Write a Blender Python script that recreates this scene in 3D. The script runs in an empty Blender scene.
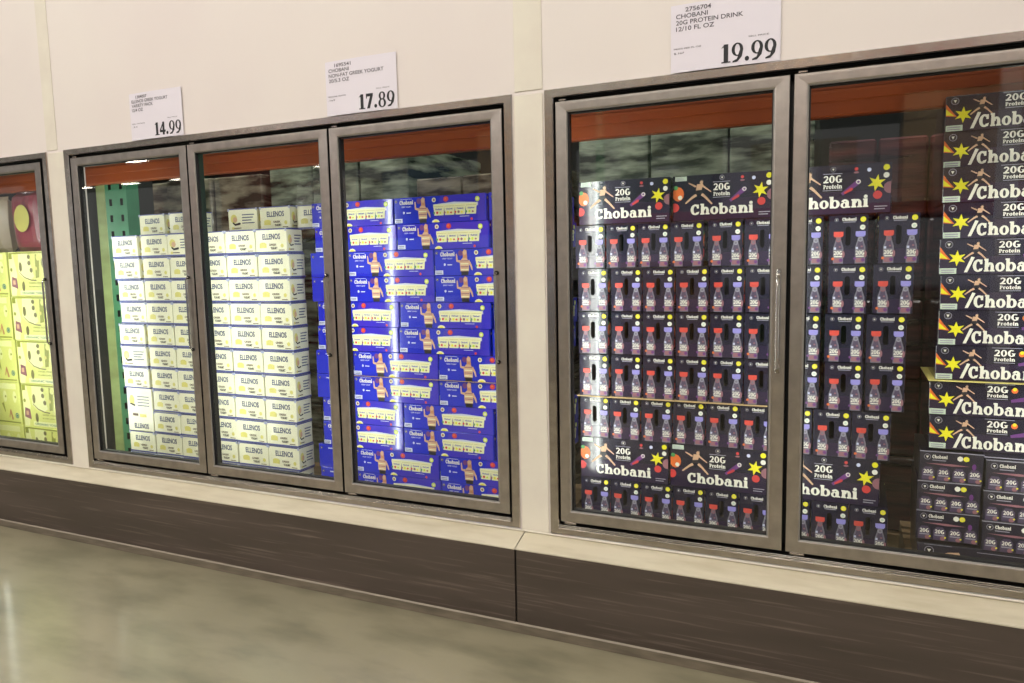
import bpy, math, random
from mathutils import Matrix, Vector
random.seed(7)
SC = bpy.context.scene
COL = SC.collection
rnd = random.uniform

# ------------------------------------------------------------------ camera
def cam_matrix(loc, yaw, pitch, roll):
    cy, sy, cp, sp, cr, sr = math.cos(yaw), math.sin(yaw), math.cos(pitch), math.sin(pitch), math.cos(roll), math.sin(roll)
    f = Vector((-sy*cp, cy*cp, sp)); r = Vector((cy, sy, 0)); u = r.cross(f)
    r2 = cr*r + sr*u; u2 = -sr*r + cr*u
    m = Matrix(((r2.x, u2.x, -f.x), (r2.y, u2.y, -f.y), (r2.z, u2.z, -f.z))).to_4x4()
    m.translation = loc
    return m
cd = bpy.data.cameras.new('camera'); cam = bpy.data.objects.new('camera', cd); COL.objects.link(cam)
cd.sensor_width = 36.0; cd.lens = 740/1024*36; cd.clip_start = .05; cd.clip_end = 200
cam.matrix_world = cam_matrix((0, -2.43, 1.31), .430291, -.106037, -.020554)
SC.camera = cam

# ------------------------------------------------------------------ light and exposure
SC.view_settings.view_transform = 'Standard'; SC.view_settings.look = 'None'
SC.view_settings.gamma = 1; SC.view_settings.use_curve_mapping = False
SC.view_settings.exposure = 0.0
SC.cycles.use_denoising = True
SC.cycles.max_bounces = 8; SC.cycles.transparent_max_bounces = 12
W = bpy.data.worlds.new('store_air'); SC.world = W; W.use_nodes = True
W.node_tree.nodes['Background'].inputs[0].default_value = (1.0, .965, .93, 1)
W.node_tree.nodes['Background'].inputs[1].default_value = .36
LAMP_W = 88.0       # each high bay lamp near the camera
LED_W = .95          # each upright LED strip in the cooler

def area(name, loc, sx, sy, power, direction, color, parent=None):
    l = bpy.data.lights.new(name, 'AREA'); l.shape = 'RECTANGLE'; l.size = sx; l.size_y = sy
    l.energy = power; l.color = color
    o = bpy.data.objects.new(name, l); COL.objects.link(o)
    o.location = loc; o.rotation_euler = Vector(direction).to_track_quat('-Z', 'Y').to_euler()
    if parent: o.parent = parent
    return o

# ------------------------------------------------------------------ materials
def lin(c):
    return tuple(((v/255)/12.92 if v/255 <= .04045 else ((v/255+.055)/1.055)**2.4) for v in c) + (1,)
MATS = {}
def mat(name, rgb, rough=.5, metal=0, coat=0, spec=.5, emit=0):
    if name in MATS: return MATS[name]
    m = bpy.data.materials.new(name); m.use_nodes = True
    b = m.node_tree.nodes['Principled BSDF']
    b.inputs['Base Color'].default_value = lin(rgb); b.inputs['Roughness'].default_value = rough
    b.inputs['Metallic'].default_value = metal; b.inputs['Coat Weight'].default_value = coat
    b.inputs['Coat Roughness'].default_value = .12; b.inputs['Specular IOR Level'].default_value = spec
    if emit:
        b.inputs['Emission Color'].default_value = lin(rgb); b.inputs['Emission Strength'].default_value = emit
    MATS[name] = m
    return m
def noisy(name, c1, c2, scale=(1, 1, 1), nscale=3, detail=6, lo=.35, hi=.65, rough=(.4, .6), metal=0, bump=0, coat=0, c3=None, s3=None):
    m = mat(name, c1, .5, metal, coat); nt = m.node_tree; N = nt.nodes; L = nt.links; b = N['Principled BSDF']
    tc = N.new('ShaderNodeTexCoord'); mp = N.new('ShaderNodeMapping'); mp.inputs['Scale'].default_value = scale
    no = N.new('ShaderNodeTexNoise'); no.inputs['Scale'].default_value = nscale; no.inputs['Detail'].default_value = detail
    cr = N.new('ShaderNodeValToRGB'); cr.color_ramp.elements[0].position = lo; cr.color_ramp.elements[1].position = hi
    cr.color_ramp.elements[0].color = lin(c1); cr.color_ramp.elements[1].color = lin(c2)
    L.new(tc.outputs['Object'], mp.inputs[0]); L.new(mp.outputs[0], no.inputs['Vector']); L.new(no.outputs['Fac'], cr.inputs[0])
    out = cr.outputs[0]
    if c3:
        mp2 = N.new('ShaderNodeMapping'); mp2.inputs['Scale'].default_value = s3[0]
        n2 = N.new('ShaderNodeTexNoise'); n2.inputs['Scale'].default_value = s3[1]; n2.inputs['Detail'].default_value = 8
        r2 = N.new('ShaderNodeValToRGB'); r2.color_ramp.elements[0].position = s3[2]; r2.color_ramp.elements[1].position = s3[3]
        mx = N.new('ShaderNodeMix'); mx.data_type = 'RGBA'; mx.inputs[7].default_value = lin(c3)
        L.new(tc.outputs['Object'], mp2.inputs[0]); L.new(mp2.outputs[0], n2.inputs['Vector']); L.new(n2.outputs['Fac'], r2.inputs[0])
        L.new(r2.outputs[0], mx.inputs[0]); L.new(out, mx.inputs[6]); out = mx.outputs[2]
    L.new(out, b.inputs['Base Color'])
    mr = N.new('ShaderNodeMapRange'); mr.inputs[3].default_value = rough[0]; mr.inputs[4].default_value = rough[1]
    L.new(no.outputs['Fac'], mr.inputs[0]); L.new(mr.outputs[0], b.inputs['Roughness'])
    if bump:
        bp = N.new('ShaderNodeBump'); bp.inputs['Strength'].default_value = bump; bp.inputs['Distance'].default_value = .01
        L.new(no.outputs['Fac'], bp.inputs['Height']); L.new(bp.outputs[0], b.inputs['Normal'])
    return m
M_WALL = noisy('painted_panel', (226, 218, 211), (223, 213, 208), nscale=1.3, rough=(.45, .6), bump=.05)
M_STRIP = noisy('painted_panel_strip', (226, 220, 204), (218, 210, 196), nscale=6, rough=(.5, .65), bump=.08)
M_CURB = noisy('brown_curb', (68, 59, 51), (80, 69, 61), (.6, 1, 5), 2.2, 8, .35, .7, (.35, .6), bump=.25, c3=(112, 98, 88), s3=((.9, 1, 30), 3.2, .56, .80))
M_LEDGE = noisy('cream_ledge', (196, 187, 164), (178, 168, 144), (1.5, 6, 6), 3, 8, .4, .72, (.35, .55), bump=.1)
M_BASE = noisy('base_sealer', (104, 94, 78), (82, 74, 60), (2, 6, 6), 4, 8, .35, .7, (.4, .7), bump=.2)
M_STRIPB = mat('sealer_edge', (128, 117, 100), .5)
M_FLOOR = noisy('polished_concrete', (142, 134, 110), (122, 116, 94), (1, 1, 1), 1.1, 10, .3, .7, (.27, .42), bump=.03, coat=.25, c3=(98, 94, 74), s3=((1.2, 3.2, 1), 2.4, .44, .78))
M_STEEL = noisy('brushed_steel', (208, 201, 195), (184, 177, 171), (2, 2, 2), 9, 4, .3, .7, (.26, .40), metal=1)
M_STEEL2 = noisy('polished_steel', (216, 209, 203), (190, 183, 177), (2, 2, 2), 14, 4, .3, .7, (.14, .30), metal=1)
M_CHROME = mat('chrome_edge', (215, 212, 208), .12, 1)
M_BEAD = mat('glazing_bead', (132, 128, 122), .45)
M_BLACK = mat('black_rubber', (10, 9, 9), .55)
M_DARK = mat('cooler_shell', (46, 48, 46), .6)
M_KRAFT = mat('kraft_board', (190, 160, 112), .8)
M_WOOD = noisy('pallet_wood', (150, 118, 80), (120, 92, 62), (1, 8, 8), 4, 6, .3, .7, (.6, .8))
M_ORANGE = noisy('orange_beam_paint', (160, 74, 28), (146, 64, 24), nscale=3, rough=(.35, .5))
M_TEAL = noisy('green_upright_paint', (70, 140, 104), (56, 120, 88), nscale=4, rough=(.35, .5))
M_OLIVE = noisy('pale_green_paint', (158, 176, 120), (136, 150, 98), (1, 1, 3), 4, rough=(.4, .6))
M_PAPER = mat('sign_paper', (226, 220, 228), .45)
M_INK = mat('sign_ink', (30, 28, 32), .6)
M_INK2 = mat('sign_small_ink', (92, 88, 96), .6)
M_CEIL = mat('ceiling_deck', (120, 118, 112), .8)
M_HOUSE = mat('lamp_housing', (150, 150, 150), .4, .5)
M_LAMP = mat('lamp_panel', (255, 244, 226), .5, emit=26)
M_LED = mat('led_lens', (250, 252, 255), .4, emit=5)
M_FILM = noisy('film_wrapped_goods', (160, 168, 146), (40, 50, 42), (1.4, 1, 6), 3.2, 9, .38, .6, (.12, .3), bump=.6, coat=.6)
M_FILM2 = noisy('film_wrapped_cartons', (160, 150, 130), (62, 54, 46), (1.6, 1, 6), 3.0, 9, .38, .6, (.12, .3), bump=.6, coat=.6)
M_FILM3 = noisy('film_wrapped_dark_cartons', (104, 60, 62), (44, 34, 42), (1, 1, 9), 3.2, 8, .35, .65, (.12, .3), bump=.6, coat=.6)
# print colours
NAVY = mat('carton_navy', (32, 29, 50), .24, coat=.6)
NAVY2 = mat('carton_purple', (42, 32, 58), .24, coat=.6)
WHITE = mat('print_white', (240, 236, 224), .4)
GREY = mat('print_grey', (150, 146, 160), .4)
YEL = mat('print_yellow', (236, 226, 40), .4)
LEMON = mat('print_lemon_green', (206, 226, 60), .4)
RED = mat('print_red', (206, 62, 62), .4)
CAPR = mat('print_red_cap', (206, 76, 66), .35)
CAPL = mat('print_lilac_cap', (150, 142, 214), .35)
BOTT = mat('print_bottle_glass', (116, 112, 126), .35)
BOTD = mat('print_bottle_fill', (78, 66, 92), .35)
ROSE = mat('print_rose', (146, 98, 108), .4)
ORA = mat('print_orange', (226, 110, 48), .4)
SKIN = mat('print_skin', (212, 172, 140), .4)
HAIR = mat('print_hair', (196, 136, 96), .4)
MINT = mat('label_mint', (200, 214, 196), .5)
HOLE = mat('carton_inside', (24, 18, 16), .9)
PURP = mat('print_violet', (104, 50, 120), .4)
GREEN = mat('print_green', (72, 140, 80), .4)
BLUE = mat('carton_blue', (26, 44, 196), .22, coat=.8)
BLUE2 = mat('carton_violet_blue', (58, 48, 190), .22, coat=.8)
CREAM = mat('print_cream_cup', (236, 234, 186), .4)
CREAMD = mat('print_cup_shade', (190, 186, 120), .4)
PALE = mat('label_white', (206, 210, 236), .4)
BLK = mat('print_black', (30, 26, 34), .4)
CR = mat('carton_cream', (236, 234, 206), .45, coat=.2)
CRY = mat('print_pale_yellow', (222, 214, 120), .5)
ENAVY = mat('print_slate_blue', (74, 84, 120), .5)
EBRN = mat('print_brown', (96, 78, 66), .5)
TRAY = mat('tray_blue', (84, 90, 150), .45)
TRAYL = mat('tray_pale_tab', (170, 176, 206), .45)
YG = mat('carton_yellow_green', (226, 230, 134), .45, coat=.2)
YGL = mat('print_pale_lemon', (240, 242, 178), .45)
YGD = mat('print_olive', (150, 156, 62), .45)
OVAL = mat('print_dark_olive', (122, 118, 74), .45)
TEALP = mat('print_teal_ring', (70, 130, 130), .45)
DPINK = mat('bag_dark_pink', (150, 52, 72), .3, coat=.5)

def glass_mat():
    m = bpy.data.materials.new('door_glass'); m.use_nodes = True; nt = m.node_tree; N = nt.nodes; L = nt.links
    N.remove(N['Principled BSDF']); out = N['Material Output']
    tr = N.new('ShaderNodeBsdfTransparent'); tr.inputs[0].default_value = (.95, .965, .95, 1)
    gl = N.new('ShaderNodeBsdfGlossy'); gl.inputs['Roughness'].default_value = .02; gl.inputs[0].default_value = (1, 1, 1, 1)
    fr = N.new('ShaderNodeFresnel'); fr.inputs[0].default_value = 1.72
    ge = N.new('ShaderNodeNewGeometry'); inv = N.new('ShaderNodeMath'); inv.operation = 'SUBTRACT'; inv.inputs[0].default_value = 1
    mu = N.new('ShaderNodeMath'); mu.operation = 'MULTIPLY'; mx = N.new('ShaderNodeMixShader')
    L.new(ge.outputs['Backfacing'], inv.inputs[1]); L.new(inv.outputs[0], mu.inputs[0]); L.new(fr.outputs[0], mu.inputs[1])
    L.new(mu.outputs[0], mx.inputs[0]); L.new(tr.outputs[0], mx.inputs[1]); L.new(gl.outputs[0], mx.inputs[2]); L.new(mx.outputs[0], out.inputs[0])
    return m
M_GLASS = glass_mat()

# ------------------------------------------------------------------ mesh helpers
class MB:
    """collects polygons; build() links them as ONE mesh object"""
    def __init__(s): s.v = []; s.f = []; s.m = []; s.mats = []
    def mi(s, m):
        if m not in s.mats: s.mats.append(m)
        return s.mats.index(m)
    def poly(s, pts, m):
        n = len(s.v); s.v += [tuple(p) for p in pts]; s.f.append(tuple(range(n, n+len(pts)))); s.m.append(s.mi(m))
    def box(s, x0, x1, y0, y1, z0, z1, m, c=0.0):
        if c <= 0:
            P = [(x0,y0,z0),(x1,y0,z0),(x1,y1,z0),(x0,y1,z0),(x0,y0,z1),(x1,y0,z1),(x1,y1,z1),(x0,y1,z1)]
            for q in ((0,3,2,1),(4,5,6,7),(0,1,5,4),(1,2,6,5),(2,3,7,6),(3,0,4,7)): s.poly([P[i] for i in q], m)
            return
        # chamfered box
        X = (x0, x1); Y = (y0, y1); Z = (z0, z1); d = (1, -1)
        vx = {}
        for i in (0, 1):
            for j in (0, 1):
                for k in (0, 1):
                    a, b, e = X[i], Y[j], Z[k]
                    vx[i,j,k,'x'] = (a, b+d[j]*c, e+d[k]*c); vx[i,j,k,'y'] = (a+d[i]*c, b, e+d[k]*c); vx[i,j,k,'z'] = (a+d[i]*c, b+d[j]*c, e)
        def F(keys, flip=False):
            p = [vx[q] for q in keys]; s.poly(p[::-1] if flip else p, m)
        F([(0,0,0,'x'),(0,0,1,'x'),(0,1,1,'x'),(0,1,0,'x')]); F([(1,0,0,'x'),(1,1,0,'x'),(1,1,1,'x'),(1,0,1,'x')])
        F([(0,0,0,'y'),(1,0,0,'y'),(1,0,1,'y'),(0,0,1,'y')]); F([(0,1,0,'y'),(0,1,1,'y'),(1,1,1,'y'),(1,1,0,'y')])
        F([(0,0,0,'z'),(0,1,0,'z'),(1,1,0,'z'),(1,0,0,'z')]); F([(0,0,1,'z'),(1,0,1,'z'),(1,1,1,'z'),(0,1,1,'z')])
        for i in (0, 1):
            for j in (0, 1):
                F([(i,j,0,'x'),(i,j,1,'x'),(i,j,1,'y'),(i,j,0,'y')], (i+j) % 2 == 1)
                F([(i,0,j,'x'),(i,1,j,'x'),(i,1,j,'z'),(i,0,j,'z')], (i+j) % 2 == 0)
                F([(0,i,j,'y'),(1,i,j,'y'),(1,i,j,'z'),(0,i,j,'z')], (i+j) % 2 == 1)
                for k in (0, 1): F([(i,j,k,'x'),(i,j,k,'y'),(i,j,k,'z')], (i+j+k) % 2 == 1)
    def tube(s, path, r, m, n=10):
        path = [Vector(p) for p in path]; rings = []
        for i, p in enumerate(path):
            t = (path[min(i+1, len(path)-1)] - path[max(i-1, 0)]).normalized()
            a = t.cross(Vector((0, 0, 1)) if abs(t.z) < .9 else Vector((1, 0, 0))).normalized(); b = t.cross(a)
            rings.append([p + a*math.cos(2*math.pi*k/n)*r + b*math.sin(2*math.pi*k/n)*r for k in range(n)])
        for i in range(len(rings)-1):
            for k in range(n): s.poly([rings[i][k], rings[i][(k+1) % n], rings[i+1][(k+1) % n], rings[i+1][k]], m)
        s.poly(rings[0][::-1], m); s.poly(rings[-1], m)
    def ring(s, x0, x1, z0, z1, prof, m):
        """mitred picture-frame ring: prof = [((l, r, b, t) insets, y), ...]"""
        L = []
        for (l, r, b, t), y in prof: L.append([(x0+l, y, z0+b), (x1-r, y, z0+b), (x1-r, y, z1-t), (x0+l, y, z1-t)])
        for a, b in zip(L, L[1:]):
            for k in range(4): s.poly([a[k], a[(k+1) % 4], b[(k+1) % 4], b[k]], m)
    def mesh(s, name, smooth=False):
        me = bpy.data.meshes.new(name); me.from_pydata(s.v, [], s.f)
        for q in s.mats: me.materials.append(q)
        me.polygons.foreach_set('material_index', s.m)
        if smooth: me.polygons.foreach_set('use_smooth', [True]*len(s.f))
        me.update(); return me
    def build(s, name, parent=None, loc=None, smooth=False):
        o = bpy.data.objects.new(name, s.mesh(name, smooth)); COL.objects.link(o)
        if parent: o.parent = parent
        if loc: o.location = loc
        return o
def tag(o, label=None, cat=None, group=None, kind=None):
    if label: o['label'] = label
    if cat: o['category'] = cat
    if group: o['group'] = group
    if kind: o['kind'] = kind
    return o
def empty(name, loc=(0, 0, 0), **k):
    o = bpy.data.objects.new(name, None); COL.objects.link(o); o.location = loc; o.empty_display_size = .1
    return tag(o, **k)
def dup(root, loc, rz=0, label=None, group=None, tilt=(0, 0)):
    r = root.copy(); COL.objects.link(r); r.location = loc; r.rotation_euler = (tilt[0], tilt[1], rz)
    if label: r['label'] = label
    if group: r['group'] = group
    for ch in list(root.children):
        c = ch.copy(); COL.objects.link(c); c.parent = r
    return r

# ------------------------------------------------------------------ 2D printing (u right, v up, metres)
FONT = {}
def bfont(text, bold=0.0):
    k = (text, bold)
    if k in FONT: return FONT[k]
    cu = bpy.data.curves.new('t', 'FONT'); cu.body = text; cu.size = 1; cu.offset = bold; cu.resolution_u = 3; cu.fill_mode = 'FRONT'
    o = bpy.data.objects.new('t', cu); COL.objects.link(o)
    dg = bpy.context.evaluated_depsgraph_get(); me = bpy.data.meshes.new_from_object(o.evaluated_get(dg))
    P = [[(me.vertices[i].co.x, me.vertices[i].co.y) for i in p.vertices] for p in me.polygons]
    bpy.data.objects.remove(o); bpy.data.curves.remove(cu); bpy.data.meshes.remove(me)
    xs = [q[0] for p in P for q in p] or [0, 1]; ys = [q[1] for p in P for q in p] or [0, 1]
    x0, x1, y0, y1 = min(xs), max(xs), min(ys), max(ys)
    FONT[k] = [[((x-x0)/(x1-x0), (y-y0)/(y1-y0)) for x, y in p] for p in P]
    return FONT[k]
def R_(x0, y0, x1, y1): return [[(x0, y0), (x1, y0), (x1, y1), (x0, y1)]]
def bowl(cx, cy, rx, ry, ts, tt, a0=0, a1=360, n=20):
    o = []
    for i in range(n):
        a, b = math.radians(a0+(a1-a0)*i/n), math.radians(a0+(a1-a0)*(i+1)/n)
        o.append([(cx+rx*math.cos(a), cy+ry*math.sin(a)), (cx+rx*math.cos(b), cy+ry*math.sin(b)),
                  (cx+(rx-ts)*math.cos(b), cy+(ry-tt)*math.sin(b)), (cx+(rx-ts)*math.cos(a), cy+(ry-tt)*math.sin(a))])
    return o
def dot(cx, cy, r, n=12, ry=None):
    ry = ry or r
    return [[(cx+r*math.cos(2*math.pi*k/n), cy+ry*math.sin(2*math.pi*k/n)) for k in range(n)]]
# heavy serif letters, (advance, polygons), cap height 1
GL = {
'C': (.90, bowl(.45,.5,.45,.53,.29,.17,48,318)+R_(.60,.62,.80,1.0)+[[(.56,.22),(.84,.30),(.76,.06),(.56,.0)]]),
 'h': (.90, R_(.06,0,.35,1.06)+R_(0,.93,.35,1.06)+R_(0,0,.41,.13)+bowl(.49,.40,.33,.36,.27,.18,0,180,12)+R_(.55,0,.82,.42)+R_(.48,0,.89,.13)),
 'o': (.80, bowl(.39,.37,.39,.39,.27,.13)),
 'b': (.88, R_(.04,0,.32,1.06)+R_(-.03,.93,.30,1.06)+bowl(.45,.37,.40,.39,.27,.13)),
 'a': (.84, bowl(.30,.25,.30,.27,.21,.10)+R_(.40,0,.68,.52)+bowl(.36,.48,.32,.29,.24,.16,0,165,12)+R_(.42,0,.80,.13)),
 'n': (.90, R_(.06,0,.35,.76)+R_(0,.63,.35,.76)+R_(0,0,.41,.13)+bowl(.49,.40,.33,.36,.27,.18,0,180,12)+R_(.55,0,.82,.42)+R_(.48,0,.89,.13)),
 'i': (.44, R_(.06,0,.36,.76)+R_(0,.63,.36,.76)+R_(0,0,.43,.13)+dot(.21,.95,.16)),
 '2': (.70, bowl(.32,.72,.32,.30,.20,.14,-20,170,12)+[[(.0,.0),(.24,.0),(.64,.60),(.42,.64)]]+R_(0,0,.66,.20)),
 '0': (.78, bowl(.37,.5,.37,.52,.24,.13)),
 'G': (.88, bowl(.44,.5,.44,.53,.28,.15,50,335)+R_(.56,.06,.82,.48)+R_(.46,.38,.88,.50)),
 'P': (.78, R_(.08,0,.34,1)+R_(0,0,.42,.13)+R_(0,.87,.3,1)+bowl(.36,.70,.38,.30,.24,.13,-90,90,10)),
 'r': (.62, R_(.06,0,.32,.76)+R_(0,0,.42,.13)+bowl(.44,.50,.20,.26,.16,.18,10,170,8)),
 't': (.56, R_(.12,.0,.40,.98)+R_(0,.60,.54,.76)+R_(.14,0,.54,.14)),
 'e': (.76, bowl(.37,.37,.37,.39,.25,.13,0,325)+R_(.1,.30,.70,.44)),
 '1': (.60, R_(.17,0,.44,1)+R_(.04,0,.58,.07)+[[(.02,.80),(.17,.84),(.44,1.0),(.22,1.0)]]),
 '9': (.72, bowl(.34,.66,.34,.36,.19,.07)+[[(.68,.64),(.46,.58),(.32,.16),(.06,.06),(.06,-.02),(.34,.0),(.60,.26)]]),
 '8': (.72, bowl(.34,.75,.29,.27,.17,.07)+bowl(.34,.27,.34,.30,.19,.07)),
 '7': (.70, R_(.04,.80,.66,1)+[[(.42,.86),(.66,.86),(.36,0),(.10,0)]]+R_(.04,.68,.12,.90)),
 '4': (.72, R_(.34,0,.58,1)+R_(.0,.20,.70,.37)+[[(.0,.37),(.0,.27),(.10,.27),(.46,.90),(.42,1.0)]]),
 '.': (.34, dot(.14,.12,.13)),
}
def serif(text, sp=.04):
    x = 0; out = []
    for ch in text:
        if ch == ' ': x += .4; continue
        a, P = GL[ch]; out += [[(q[0]+x, q[1]) for q in p] for p in P]; x += a+sp
    return out, x-sp
class Print:
    def __init__(s): s.p = []
    def add(s, polys, m, layer=1, ox=0, oy=0, sx=1, sy=1, rot=0):
        c, d = math.cos(rot), math.sin(rot)
        for p in polys: s.p.append((layer, m, [(ox+c*x*sx-d*y*sy, oy+d*x*sx+c*y*sy) for x, y in p]))
    def rect(s, x0, y0, x1, y1, m, layer=1): s.add(R_(x0, y0, x1, y1), m, layer)
    def dot(s, x, y, r, m, layer=1, ry=None, n=12): s.add(dot(x, y, r, n, ry), m, layer)
    def ring(s, x, y, r, t, m, layer=1): s.add(bowl(x, y, r, r, t, t, 0, 360, 14), m, layer)
    def serif(s, text, x, y, w, h, m, layer=2, rot=0):
        P, L = serif(text); s.add(P, m, layer, x, y, w/L, h, rot)
    def sans(s, text, x, y, w, h, m, layer=2, bold=0.0): s.add(bfont(text, bold), m, layer, x, y, w, h)
    def limb(s, pts, w0, w1, m, layer=2):
        n = len(pts)
        for i in range(n-1):
            (ax, ay), (bx, by) = pts[i], pts[i+1]; d = math.hypot(bx-ax, by-ay) or 1; nx, ny = -(by-ay)/d, (bx-ax)/d
            a, b = w0+(w1-w0)*i/(n-1), w0+(w1-w0)*(i+1)/(n-1)
            s.add([[(ax+nx*a, ay+ny*a), (ax-nx*a, ay-ny*a), (bx-nx*b, by-ny*b), (bx+nx*b, by+ny*b)]], m, layer); s.dot(bx, by, b, m, layer, n=8)
    def put(s, mb, f, clip=None):
        """f(u, v, off) -> xyz ; clip (w, h) keeps the print on its face"""
        for i, (layer, m, pts) in enumerate(s.p):
            if clip:
                pts = clip_poly(pts, *clip)
                if len(pts) < 3: continue
            mb.poly([f(u, v, .00035*layer+.000025*(i % 9)) for u, v in pts], m)
def clip_poly(pts, w, h):
    def cut(P, ins, inter):
        o = []
        for i in range(len(P)):
            a, b = P[i-1], P[i]
            if ins(b):
                if not ins(a): o.append(inter(a, b))
                o.append(b)
            elif ins(a): o.append(inter(a, b))
        return o
    def X(c): return lambda a, b: (c, a[1]+(b[1]-a[1])*(c-a[0])/(b[0]-a[0]))
    def Y(c): return lambda a, b: (a[0]+(b[0]-a[0])*(c-a[1])/(b[1]-a[1]), c)
    e = .0012
    for ins, it in ((lambda p: p[0] >= e, X(e)), (lambda p: p[0] <= w-e, X(w-e)), (lambda p: p[1] >= e, Y(e)), (lambda p: p[1] <= h-e, Y(h-e))):
        if not pts: break
        pts = cut(pts, ins, it)
    return pts
# the four upright faces of a w x d x h carton standing on z=0 and centred on x, y
def face_front(w, d): return lambda u, v, o: (u-w/2, -d/2-o, v)
def face_back(w, d): return lambda u, v, o: (w/2-u, d/2+o, v)
def face_right(w, d): return lambda u, v, o: (w/2+o, u-d/2, v)
def face_left(w, d): return lambda u, v, o: (-w/2-o, d/2-u, v)

# ================================================================== STRUCTURE
ZT, ZB, DT, DB = 1.895, .329, 1.850, .379
OPEN = [(-4.46, -3.602), (-3.474, -1.095), (-.973, .640)]
def wall_piece(mb, x0, x1, z0, z1, m, y0=0.0): mb.box(x0, x1, y0, .10, z0, z1, m)
wl = MB()
WX0, WX1, WH = -13.0, 5.0, 7.0
xs = [WX0] + [v for o in OPEN for v in o] + [WX1]
for i in range(0, len(xs), 2): wall_piece(wl, xs[i], xs[i+1], ZB-.03, ZT, M_WALL)
wall_piece(wl, WX0, WX1, ZT, WH, M_WALL)
wall_piece(wl, WX0, WX1, .0, ZB-.03, M_WALL)
tag(wl.build('wall_back'), kind='structure')
def trim(name, boxes, m, **k):
    mb = MB()
    for b in boxes: mb.box(*b, m, **k)
    return tag(mb.build(name), kind='structure')
# cover strips over the panel joints and thin seam grooves beside them
trim('trim_1', [(-1.089, -.980, -.004, 0, .318, 1.888)], M_STRIP, c=.0015)
trim('trim_2', [(-3.596, -3.480, -.004, 0, .318, 1.888)], M_STRIP, c=.0015)
trim('trim_3', [(-1.085, -.980, -.003, 0, 1.9005, 6.9)], M_STRIP, c=.0012)
trim('trim_4', [(-3.600, -3.520, -.003, 0, 1.9005, 6.9)], M_STRIP, c=.0012)
# ledge, curb and floor
lg = MB()
for x0, x1 in ((WX0, -1.078), (-1.074, WX1)):
    yb, yf = -.0062, -.095
    lg.poly([(x0, yf, .290), (x1, yf, .290), (x1, yb, .318), (x0, yb, .318)], M_LEDGE)
    lg.poly([(x0, yf-.003, .287), (x1, yf-.003, .287), (x1, yf, .290), (x0, yf, .290)], M_LEDGE)
    lg.poly([(x0, yf-.003, .283), (x1, yf-.003, .283), (x1, yf-.003, .287), (x0, yf-.003, .287)], M_LEDGE)
    lg.poly([(x0, yb, .318), (x1, yb, .318), (x1, yb, .326), (x0, yb, .326)], M_LEDGE)
    lg.poly([(x0, yf-.003, .283), (x1, yf-.003, .283), (x1, 0, .283), (x0, 0, .283)], M_LEDGE)
tag(lg.build('trim_5'), kind='structure')
cb = MB()
for x0, x1 in ((WX0, -1.080), (-1.072, WX1)): cb.box(x0, x1, -.096, -.001, .0, .2825, M_CURB)
cb.box(-1.081, -1.071, -.086, -.002, 0, .28, M_BLACK)
tag(cb.build('baseboard_back'), kind='structure')
bs = MB()
bs.poly([(WX0, -.152, .0012), (WX1, -.152, .0012), (WX1, -.102, .005), (WX0, -.102, .005)], M_BASE)
bs.poly([(WX0, -.102, .005), (WX1, -.102, .005), (WX1, -.0963, .010), (WX0, -.0963, .010)], M_STRIPB)
tag(bs.build('trim_6'), kind='structure')
fl = MB(); fl.box(-50, 14, -34, 4.2, -.05, 0, M_FLOOR); tag(fl.build('floor'), kind='structure')
ce = MB()
ce.box(-50, 14, -34, 4.2, WH, WH+.1, M_CEIL)
for k in range(20): ce.box(-50, 14, -33+k*1.7, -32.9+k*1.7, WH-.25, WH, M_CEIL)
tag(ce.build('ceiling'), kind='structure')
trim('trim_7', [(WX0, WX1, -.0105, -.0064, .3205, .3265)], M_STRIP, c=.0012)
sh = MB(); sh.box(-4.03, -4.00, .45, .93, 0, 3.0, M_DARK); tag(sh.build('wall_added_dark_panel'), kind='structure')  # added dark panel hides the lit yellow cartons, keeping this gap dark
# the cooler's own shell behind the doors
sh = MB(); sh.box(-9, 3.5, 3.4, 3.5, 0, 3.0, M_DARK); tag(sh.build('wall_cooler'), kind='structure')
sh = MB(); sh.box(-9, 3.5, .101, 3.5, 3.0, 3.05, M_DARK); tag(sh.build('ceiling_cooler'), kind='structure')
sh = MB(); sh.box(-9.1, -9, .101, 3.5, 0, 3.0, M_DARK); tag(sh.build('wall_left'), kind='structure')
sh = MB(); sh.box(3.5, 3.6, .101, 3.5, 0, 3.0, M_DARK); tag(sh.build('wall_right'), kind='structure')

# ------------------------------------------------------------------ fixed steel surrounds
def surround(x0, x1, mull, label):
    root = empty('display_frame', (0, 0, 0), label=label, cat='door frame', kind='thing')
    f = MB()
    f.ring(x0, x1, ZB, ZT, [((0,)*4, .0), ((0,)*4, -.006), ((.002,)*4, -.008), ((.030, .030, .020, .026), -.008), ((.033, .033, .022, .029), -.004)], M_STEEL2)
    f.ring(x0, x1, ZB, ZT, [((.033, .033, .022, .029), -.004), ((.033, .033, .022, .029), .05)], M_BLACK)
    # ridged bottom sill
    for k in range(3): f.box(x0+.034, x1-.034, -.0085+.001*k, .02, ZB+.0210+k*.0052, ZB+.0252+k*.0052, M_STEEL2, c=.001)
    f.build('frame', root)
    g = MB()
    g.box(x0+.033, x1-.033, .03, .05, DT-.012, ZT-.028, M_BLACK); g.box(x0+.033, x1-.033, .03, .05, ZB+.022, DB+.012, M_BLACK)
    g.box(x0+.033, x0+.055, .03, .05, DB, DT, M_BLACK); g.box(x1-.055, x1-.033, .03, .05, DB, DT, M_BLACK)
    g.build('gasket', root)
    for m in mull:
        q = MB(); q.box(m-.026, m+.026, .030, .060, DB-.01, DT+.01, M_BLACK, c=.003); q.build('mullion', root)
    return root
surround(*OPEN[0], [], 'leftmost stainless steel surround framing the door with yellow cartons')
surround(*OPEN[1], [-2.659, -1.892], 'wide stainless steel surround holding three glass doors in the middle')
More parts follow.
